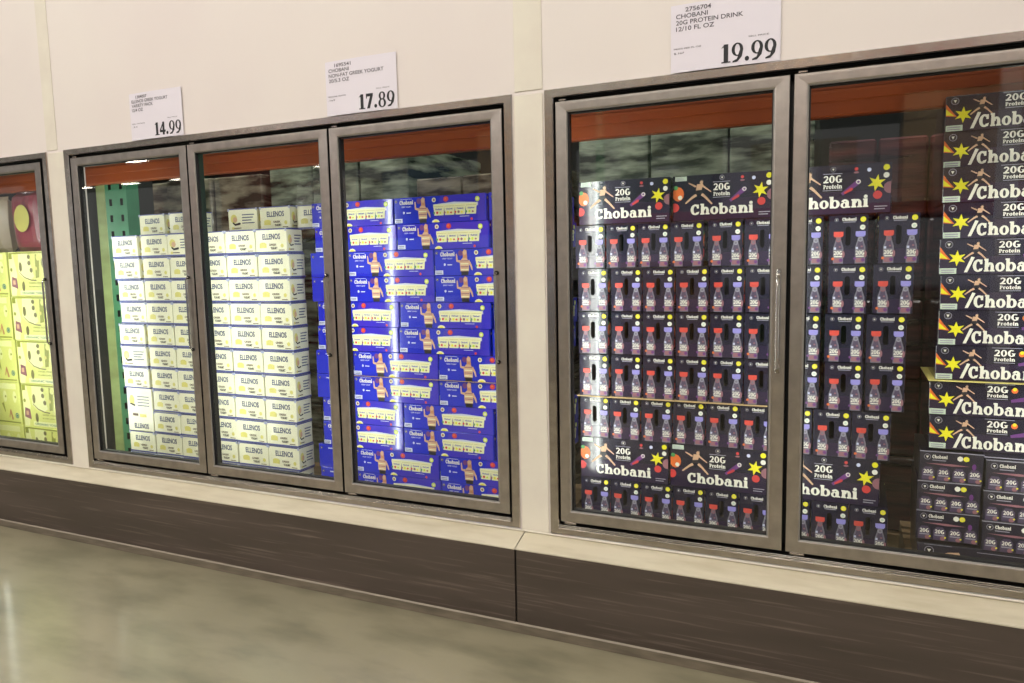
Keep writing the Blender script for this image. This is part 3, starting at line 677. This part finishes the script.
for r in range(12):
    z = 1.594-.1108*(r+1)+.0002; row = O[r]; typ = (r//2) % 2; j = rnd(-.006, .006)
    if typ == 0:
        for x0, nm in ((-2.222+j, 'left'), (-1.780+j, 'right')):
            place(blue, 'b', (x0+BW/2, YF+BD/2+rnd(0, .004), z), rnd(-.001, .001), 'bright blue case, %s row of twelve, %s of the two long ones' % (row, nm), GB)
        place(blue, 'b', (-1.330+j+BD/2, YF+BW/2+.004, z), math.pi/2, 'bright blue case end-on at the right edge, %s row of twelve' % row, GB)
    else:
        place(blue, 'b', (-2.249+j+BD/2, YF+BW/2+.004, z), math.pi/2, 'bright blue case end-on beside the cream cartons, %s row of twelve' % row, GB)
        for x0, nm in ((-2.036+j, 'left'), (-1.594+j, 'right')):
            place(blue, 'b', (x0+BW/2, YF+BD/2+rnd(0, .004), z), rnd(-.001, .001), 'bright blue case, %s row of twelve, %s of the two long ones' % (row, nm), GB)

ss = MB(); ss.box(-2.04, -1.14, YF-.006, YF+.20, .8176, .8185, M_KRAFT); tag(ss.build('cardboard_sheet'), 'thin brown cardboard sheet half way up the bright blue cases', 'cardboard sheet')

# ---- cream yogurt cases
EW, ED, EH = .1915, .108, .1125
def print_cream(w, h, alt=False):
    p = Print()
    if not alt:
        p.sans('ELLENOS', .24*w, .56*h, .56*w, .24*h, ENAVY, 2, .03)
        p.rect(.14*w, .22*h, .36*w, .40*h, CRY, 2); p.dot(.25*w, .40*h, .09*w, CRY, 3, .05*h)
        p.sans('GREEK', .44*w, .30*h, .24*w, .09*h, EBRN, 2, .03); p.sans('YOGURT', .48*w, .15*h, .22*w, .10*h, BLK, 2, .05); p.rect(.74*w, .10*h, .92*w, .13*h, EBRN, 2); p.dot(.85*w, .30*h, .05*w, CRY, 2)
    else:
        p.dot(.20*w, .56*h, .11*w, CRY, 2, .20*h); p.dot(.24*w, .52*h, .08*w, SKIN, 3, .12*h); p.limb([(.16*w, .40*h), (.24*w, .30*h), (.40*w, .34*h)], .02*w, .03*w, BLK, 4)
        for k in range(4): p.rect(.48*w, (.70-.12*k)*h, (.90-.05*(k % 3))*w, (.745-.12*k)*h, ENAVY, 2)
        p.rect(.20*w, .13*h, .44*w, .17*h, EBRN, 2); p.rect(.12*w, .10*h, .20*w, .20*h, CRY, 2)
    return p
def cream_proto(alt):
    me = carton_mesh('yogurt_case', EW-.003, ED, EH, CR, [(print_cream(EW, EH, alt), face_front(EW, ED), EW-.003), (print_cream(ED, EH, True), face_right(EW-.003, ED), ED)])
    o = tag(obj('yogurt_case', me), cat='yogurt case')
    t = MB(); w, d = (EW-.0025)/2, ED/2
    def wall(z0, z1, off, m):
        q = [(-w-off, -d-off), (w+off, -d-off), (w+off, d+off), (-w-off, d+off)]
        for i in range(4): a, b = q[i], q[(i+1) % 4]; t.poly([(*a, z0), (*b, z0), (*b, z1), (*a, z1)], m)
    wall(-.0005, .0075, .0012, TRAY); wall(EH-.0045, EH+.0005, .0008, TRAY)
    for s in (-1, 1): t.add = None; t.box(s*w-.008 if s > 0 else s*w-.0014, s*w+.0014 if s > 0 else s*w+.008, -d-.0024, -d-.0010, EH-.012, EH+.001, TRAYL)
    t.build('tray', o)
    return o
cream = cream_proto(False); creamb = cream_proto(True)
GE = 'cream cases behind the two doors under the 14.99 sign'
tops = [1.4925-.1154*k for k in range(11)]
xr = [-2.374-.1935*k for k in range(7)]
def ec(x0, z, label, alt=False, dy=0, rz=0, tilt=(0, 0)):
    if alt: place(creamb, 'eb', (x0+EW/2, YF+ED/2+dy, z), rz, label, GE, tilt)
    else: place(cream, 'e', (x0+EW/2, YF+ED/2+dy, z), rz, label, GE, tilt)
def eslot(i): return ('right end beside the blue', 'second from the right', 'third from the right', 'third from the left', 'second from the left', 'left end by green post')[i]
for r, t in enumerate(tops):
    for i in range(6):
        if i == 5 and r in (7, 8): continue
        sh_ = {0: (-.006, -.006, -.006, -.006, -.008, -.026)[i], 1: (-.001, -.001, -.001, -.001, -.004, -.022)[i], 4: (0, 0, 0, 0, -.004, -.022)[i], 5: (0, 0, 0, 0, 0, -.016)[i], 6: (0, 0, 0, 0, 0, -.014)[i]}.get(r, rnd(-.003, .003))
        if r == 0 and i == 0: sh_ = -.006
        ec(xr[i]-EW+sh_, t-.1154+.0006, 'cream case, %s row of twelve, %s' % (O[r+1] if r < 10 else 'bottom', eslot(i)), (i == 5 and r == 5) or (r == 0 and i == 3), rnd(0, .006), rnd(-.004, .004))
for nm, x0, alt, dy in (('left behind the middle door, printed side out', -2.862, True, .13), ('centre behind the middle door', -2.655, False, .13), ('right behind the middle door', -2.452, False, .16), ('left behind the 14.99 door', -3.50, False, .13), ('right behind the 14.99 door', -3.265, False, .12)):
    ec(x0, tops[0]+.0006, 'cream case set back on the top row, ' + nm, alt, dy, 0)
# one case stood on end in the leftmost column, two rows tall
up = MB(); uh = .2300; up.box(-EW/2+.0015, EW/2-.0015, -ED/2, ED/2, 0, uh, CR, c=.0016)
p = Print(); p.sans('ELLENOS', .24*EW, .06*uh, .56*EW, .12*uh, ENAVY, 2, .03); p.rect(.20*EW, .35*uh, .42*EW, .41*uh, EBRN, 2); p.rect(.48*EW, .33*uh, .74*EW, .40*uh, CRY, 2)
for k in range(4): p.rect(.42*EW, (.80-.07*k)*uh, .88*EW, (.82-.07*k)*uh, ENAVY, 2)
p.dot(.20*EW, .72*uh, .10*EW, CRY, 2, .12*uh); p.limb([(.12*EW, .64*uh), (.3*EW, .60*uh)], .02*EW, .03*EW, BLK, 3)
p.put(up, lambda u, v, o: (u-EW/2, -ED/2-o, v)); u_ = tag(up.build('yogurt_case', None, (xr[5]-EW/2, YF+ED/2, tops[8]-.1154+.0010)), 'cream case stood on end, two rows tall, low in the leftmost column', 'yogurt case', GE)
ub = MB(); ub.box(-EW/2+.0005, -EW/2+.0020, -ED/2-.001, ED/2, 0, uh, TRAY); ub.build('tray', u_)

# ---- yellow green cartons behind the leftmost door
YW, YD, YH = .366, .30, .254
def print_yellow(w, h):
    p = Print()
    p.add([[(.02*w, 0), (.14*w, 0), (.20*w, .5*h), (.12*w, h), (.02*w, h)]], YGL, 1); p.rect(.02*w, .84*h, .10*w, .96*h, YGD, 2); p.dot(.06*w, .60*h, .03*w, YGD, 2)
    p.add([[(.04*w, .22*h), (.20*w, .16*h), (.18*w, .40*h), (.06*w, .44*h)]], ROSE, 2); p.rect(.08*w, .26*h, .14*w, .36*h, SKIN, 3)
    p.add([[(.24*w, .52*h), (.36*w, .40*h), (.52*w, .36*h), (.62*w, .44*h), (.56*w, .70*h), (.50*w, .96*h), (.26*w, .96*h)]], YGL, 2)
    p.limb([(.26*w, .54*h), (.38*w, .42*h), (.54*w, .36*h), (.66*w, .35*h)], .006*w, .010*w, OVAL, 3)
    for x, y, ry in ((.30, .66, .11), (.52, .88, .05), (.52, .74, .055), (.56, .58, .055), (.34, .22, .11), (.86, .74, .11), (.92, .24, .13)): p.dot(x*w, y*h, .038*w, OVAL, 4, ry*h)
    p.add([[(.66*w, .40*h), (.74*w, .42*h), (.78*w, .90*h), (.68*w, .94*h)]], YGD, 3); p.dot(.75*w, .86*h, .05*w, YG, 4); p.dot(.68*w, .62*h, .03*w, CRY, 4)
    p.sans('GREEK YOGURT', .48*w, .28*h, .42*w, .035*h, YGD, 3, .02); p.sans('PLAIN LOW FAT', .48*w, .20*h, .42*w, .03*h, YGD, 3, .02)
    p.rect(.24*w, .02*h, .99*w, .13*h, YGL, 2); p.sans('ORGANIC YOGURT', .28*w, .045*h, .64*w, .05*h, TEALP, 3, .02)
    return p
def print_yellow_b(w, h):
    p = Print()
    p.rect(.04*w, .84*h, .92*w, .97*h, YGL, 1)
    for k in range(4): p.dot((.12+.25*k)*w, .66*h, .05*w, YGL, 2, .14*h); p.dot((.14+.25*k)*w, .66*h, .02*w, YGD, 3)
    p.ring(.90*w, .22*h, .045*w, .016*w, TEALP, 3); p.dot(.90*w, .22*h, .02*w, TEALP, 3); p.limb([(.70*w, .16*h), (.74*w, .34*h), (.78*w, .14*h)], .008*w, .02*w, HAIR, 3)
    p.limb([(.55*w, .50*h), (.60*w, .30*h)], .03*w, .01*w, YGD, 3); p.rect(.02*w, .04*h, .98*w, .07*h, YGD, 2); p.sans('YOGURT', .10*w, .30*h, .36*w, .16*h, YGD, 2, .02)
    return p
ym = carton_mesh('yogurt_carton', YW, YD, YH, YG, [(print_yellow(YW, YH), face_front(YW, YD), YW)]); ymb = carton_mesh('yogurt_carton', YW, YD, YH, YG, [(print_yellow_b(YW, YH), face_front(YW, YD), YW)])
ya = tag(obj('yogurt_carton', ym), cat='yogurt carton'); yb_ = tag(obj('yogurt_carton', ymb), cat='yogurt carton')
fl_ = MB(); fl_.box(-YW/2+.01, YW/2-.01, -YD/2-.0012, -YD/2-.0005, YH-.012, YH-.004, YGD); fl_.build('lid_flap', ya)
for r in range(5):
    z = 1.4315-.2555*(r+1)
    place(ya, 'ya', (-4.082-YW/2+.006*r-.01, YF+YD/2+rnd(0, .01), z), rnd(-.015, .015), 'yellow-green carton, right column, %s of five rows behind the leftmost door' % ('top', 'second', 'third', 'fourth', 'bottom')[r], 'yellow-green cartons')
    place(yb_, 'yb', (-4.082-YW*1.5+.006*r-.026, YF+YD/2+rnd(0, .01), z), rnd(-.015, .015), 'yellow-green carton, left column, %s of five rows behind the leftmost door' % ('top', 'second', 'third', 'fourth', 'bottom')[r], 'yellow-green cartons')
# bags standing on top of them
def bag(x, y, z, w, h, m, m2, label):
    b = MB(); nx, nz = 10, 12; F = {}
    for s in (-1, 1):
        for i in range(nx+1):
            for k in range(nz+1):
                u, v = i/nx, k/nz; t = (max(0, 1-(2*u-1)**4)**.6)*(max(0, 1-(2*v-1)**6)**.6)*.07
                F[s, i, k] = (x+(u-.5)*w*(1-.06*math.sin(math.pi*v)), y+s*t+.006*math.sin(9*u+4*v), z+v*h)
        for i in range(nx):
            for k in range(nz):
                q = [F[s, i, k], F[s, i+1, k], F[s, i+1, k+1], F[s, i, k+1]]; b.poly(q if s < 0 else q[::-1], m)
    o = b.build('snack_bag', smooth=True)
    pr = Print(); pr.dot(0, 0, .07, m2, 1, .08, 18); pr.dot(0, .0, .045, CRY, 2, .05, 16); q = MB(); pr.put(q, lambda u, v, off: (x+.02+u, y-.078-off, z+h*.55+v)); q.build('front_print', o)
    return tag(o, label, 'bag')
bag(-4.50, YF+.20, 1.432, .26, .36, DPINK, CRY, 'dark pink bag with a yellow round print standing on the yellow cartons')
bag(-4.79, YF+.17, 1.432, .25, .34, mat('bag_pale', (186, 170, 150), .3, coat=.4), GREEN, 'pale bag with green print at the left edge above the yellow cartons')

# ================================================================== inside the cooler: pallets, rack, wrapped loads
def pallet(x0, x1, z0, h, label, y0=YF+.01, d=1.0):
    r = empty('wooden_pallet', ((x0+x1)/2, y0+d/2, z0), label=label, cat='pallet', group='wooden pallets under the stacks'); w = (x1-x0)/2
    t = MB(); n = 7
    for k in range(n): a = -d/2+k*(d-.09)/(n-1); t.box(-w, w, a, a+.09, h-.02, h, M_WOOD)
    t.build('deck', r)
    s = MB()
    for q in (-w, -.02, w-.04): s.box(q, q+.04, -d/2, d/2, .02, h-.02, M_WOOD)
    s.build('stringer', r)
    u = MB()
    for a in (-d/2, -.045, d/2-.09): u.box(-w, w, a, a+.09, 0, .02, M_WOOD)
    u.build('bottom_boards', r)
for x0, x1, h, l in ((-4.90, -4.09, .1535, 'yellow-green cartons'), (-3.56, -2.375, .2225/2, 'cream cases'), (-2.31, -1.06, .2644/2, 'bright blue cases'), (-.97, .14, .302/2, 'dark drink cases'), (.20, .80, .262/2, 'flat dark cases')):
    n = 1 if h == .1535 else 2
    for k in range(n): pallet(x0, x1, k*h, h-.0006, '%s wooden pallet under the %s' % (('upper', 'lower')[1-k] if n == 2 else 'single', l), d=.5)
def added_fill_lamp(x, label):  # unseen fill lamps added to brighten the wrapped loads above the stacks
    r = empty('added_fill_lamp', (x, .70, 2.72), label=label, cat='fill lamp', group='added fill lamps inside the cooler')
    m = MB(); m.box(-.45, .45, -.05, .05, .02, .28, M_HOUSE, c=.006); m.build('housing', r)
    m = MB(); m.box(-.43, .43, -.04, .04, .0, .019, M_LED, c=.004); m.build('lens', r)
    area('added_fill_light', (0, 0, -.01), .85, .08, 9, (0, .25, -1), (.95, 1, .95), r)
for i, x in enumerate((-5.4, -4.0, -2.6, -1.2, .2)): added_fill_lamp(x, 'added fill lamp high inside the cooler, %s from the left' % Q[i])
# green perforated upright
def upright(x0, x1, y, label, top=3.0):
    r = empty('rack_upright', (x0, y, 0), label=label, cat='rack upright')
    w = x1-x0; m = MB(); m.box(0, .075, 0, .07, .004, top-.01, M_OLIVE, c=.003); m.build('pale_flange', r)
    b = MB()
    xa, xb = .078, w; zs = .09; n = int((top-.02)/zs)
    for k in range(n):
        z0 = .004+k*zs; z1 = z0+zs
        for a, c_ in ((xa, xa+.030), (xa+.052, xb-.052), (xb-.030, xb)): b.poly([(a, 0, z0), (c_, 0, z0), (c_, 0, z1), (a, 0, z1)], M_TEAL)
        for a in (xa+.030, xb-.052):
            b.poly([(a, 0, z0), (a+.022, 0, z0), (a+.022, 0, z0+.052), (a, 0, z0+.052)], M_TEAL)
            for s, e in (((a, z0+.052), (a, z1)), ((a+.022, z1), (a+.022, z0+.052)), ((a, z1), (a+.022, z1)), ((a+.022, z0+.052), (a, z0+.052))): b.poly([(s[0], 0, s[1]), (e[0], 0, e[1]), (e[0], .05, e[1]), (s[0], .05, s[1])], M_BLACK)
            b.poly([(a, .05, z0+.05), (a+.022, .05, z0+.05), (a+.022, .05, z1), (a, .05, z1)], M_BLACK)
    b.box(xa, xa+.003, .0005, .08, .004, top-.02, M_TEAL); b.box(xb-.003, xb, .0005, .08, .004, top-.02, M_TEAL)
    b.build('perforated_post', r)
    f = MB(); f.box(.05, w+.02, -.01, .10, 0, .012, M_TEAL); f.build('foot_plate', r)
    return r
upright(-3.950, -3.700, .50, 'green perforated rack upright left of the cream cases')
bmx = MB(); bmx.box(-9, 3.4, .425, .475, 1.790, 1.93, M_ORANGE, c=.006); bmx.box(-9, 3.4, .417, .424, 1.84, 1.88, M_ORANGE, c=.002)
tag(bmx.build('rack_beam'), 'long orange rack beam across the top behind all the doors', 'rack beam')
bmy = MB(); bmy.box(-9, 3.4, 1.95, 2.02, 1.50, 1.62, M_ORANGE, c=.006); tag(bmy.build('rack_beam'), 'orange rack beam deep in the cooler behind the gap in the rightmost door', 'rack beam')
# film wrapped loads on the far row, seen over the front stacks
def load(x0, x1, z1, m, label, y=.95, z0=0.0, rows=5):
    r = empty('wrapped_pallet_load', ((x0+x1)/2, y+.45, z0), label=label, cat='pallet load', group='film wrapped loads at the back of the cooler')
    w = (x1-x0)/2; b = MB(); hh = (z1-z0-.15)/rows
    for k in range(rows):
        n = 3
        for i in range(n):
            a = -w+2*w*i/n; b.box(a+.004, a+2*w/n-.004, -.45+rnd(0, .03), .45, .15+k*hh+.003, .15+(k+1)*hh-.003, m, c=.008)
    b.build('cartons', r)
    p = MB(); p.box(-w, w, -.45, .45, .10, .146, M_WOOD)
    for q in (-w, -.05, w-.1): p.box(q, q+.1, -.45, .45, 0, .10, M_WOOD)
    p.build('pallet', r)
for x0, x1, z1, m, l in ((-6.2, -5.1, 1.80, M_FILM2, 'brown-grey wrapped load behind the yellow-green cartons'), (-5.02, -4.35, 1.62, M_FILM, 'green-grey wrapped load behind the pink bag'), (-4.30, -3.15, 1.86, M_FILM2, 'grey-brown wrapped load behind the 14.99 door'),
                     (-3.10, -2.15, 1.95, M_FILM, 'green-grey wrapped load above the cream cases in the middle door'), (-2.10, -1.25, 1.76, M_FILM2, 'grey-brown wrapped load above the blue cases'),
                     (-1.20, -.15, 1.95, M_FILM, 'green-grey wrapped load above the dark drink cases'), (-.10, .45, 1.78, M_FILM3, 'dark red wrapped load seen over the left stack of the rightmost door'), (.52, 1.5, 1.9, M_FILM3, 'dark red wrapped load behind the rightmost stack')):
    load(x0, x1, z1, m, l)

# ================================================================== the store behind the camera (mirrored by glass, steel and floor)
def lamp(x, y, z, label, near):
    r = empty('high_bay_lamp', (x, y, z), label=label, cat='ceiling lamp', group='high bay lamps')
    m = MB(); m.box(-.65, .65, -.22, .22, .0, .09, M_HOUSE, c=.01); m.tube([(0, 0, .09), (0, 0, WH-z-.001)], .01, M_HOUSE, 6); m.build('housing', r)
    m = MB(); m.box(-.60, .60, -.18, .18, -.012, -.001, M_LAMP); m.build('diffuser', r)
    if near: area('lamp_light', (0, 0, -.03), 1.2, .36, LAMP_W, (0, 0, -1), (1, .965, .93), r)
k = 0
for y in (-3.4, -7.6):
    for x in (-9.5, -6.5, -3.5, -.5, 2.5):
        k += 1; lamp(x, y, 5.6, 'lit high bay lamp over the aisle, %s of the near rows' % (Q[k-1] if k <= 10 else k), True)
for i, (x, y) in enumerate(((-42, -28), (-38, -28), (-34, -28), (-42, -22), (-36, -22), (-30, -22), (-24, -28))): lamp(x, y, 6.3, 'small far high bay lamp mirrored in the glass, %s from the left' % Q[i], False)
def store_rack(x0, x1, y, label):
    r = empty('pallet_rack', (x0, y, 0), label=label, cat='pallet rack'); w = x1-x0
    for x in (0, w/2, w-.09):
        m = MB(); m.box(x, x+.09, -.04, .04, 0, 4.6, M_TEAL, c=.004); m.box(x, x+.09, -1.1, -1.02, 0, 4.6, M_TEAL, c=.004)
        for z in (.6, 1.62, 2.95, 4.2): m.box(x+.03, x+.06, -1.02, -.04, z, z+.04, M_TEAL)
        m.build('upright', r)
    for z in (1.72, 3.1): 
        m = MB(); m.box(.09, w-.09, -.0395, .02, z, z+.13, M_ORANGE, c=.006); m.box(.09, w-.09, -1.10, -1.04, z, z+.13, M_ORANGE); m.build('beam', r)
        m = MB(); m.box(.09, w-.09, -1.04, -.04, z+.11, z+.128, M_STEEL); m.build('deck', r)
    cc = [(188, 160, 120), (120, 40, 40), (210, 205, 195), (60, 80, 120), (150, 120, 80), (90, 110, 90), (150, 140, 120)]
    q = 0
    for z, lv in ((.15, 'ground'), (1.8505, 'middle'), (3.235, 'top')):
        for i in range(8):
            b = MB(); mm = mat('store_goods_%s' % 'abcdefg'[q % 7], cc[q % 7], .5); x = (i//4)*w/2+.25+(i % 4)*1.5; hh = rnd(.7, 1.2)
            for k2 in range(4):
                for j in range(3): b.box(x+j*.36, x+j*.36+.35, -.92, -.10-rnd(0, .03), z+k2*hh/4, z+(k2+1)*hh/4-.006, mm, c=.004)
            if z < 1: b.box(x, x+1.08, -.92, -.1, 0, z-.002, M_WOOD)
            q += 1; o = b.build('pallet_load'); o.location = (x0, y, .001)
            tag(o, 'stacked boxes on the %s level of the store rack across the aisle, %s bay' % (lv, Q[i]), 'pallet load', 'pallet loads in the store rack')
pc = MB(); pc.box(1.20, 1.36, -5.86, -5.70, 0, 6.99, mat('column_white', (225, 222, 212), .5), c=.01); tag(pc.build('store_column'), 'white square column standing by the store rack across the aisle', 'column')
store_rack(-9.2, 3.6, -6.2, 'green and orange pallet rack across the aisle, mirrored in the doors')
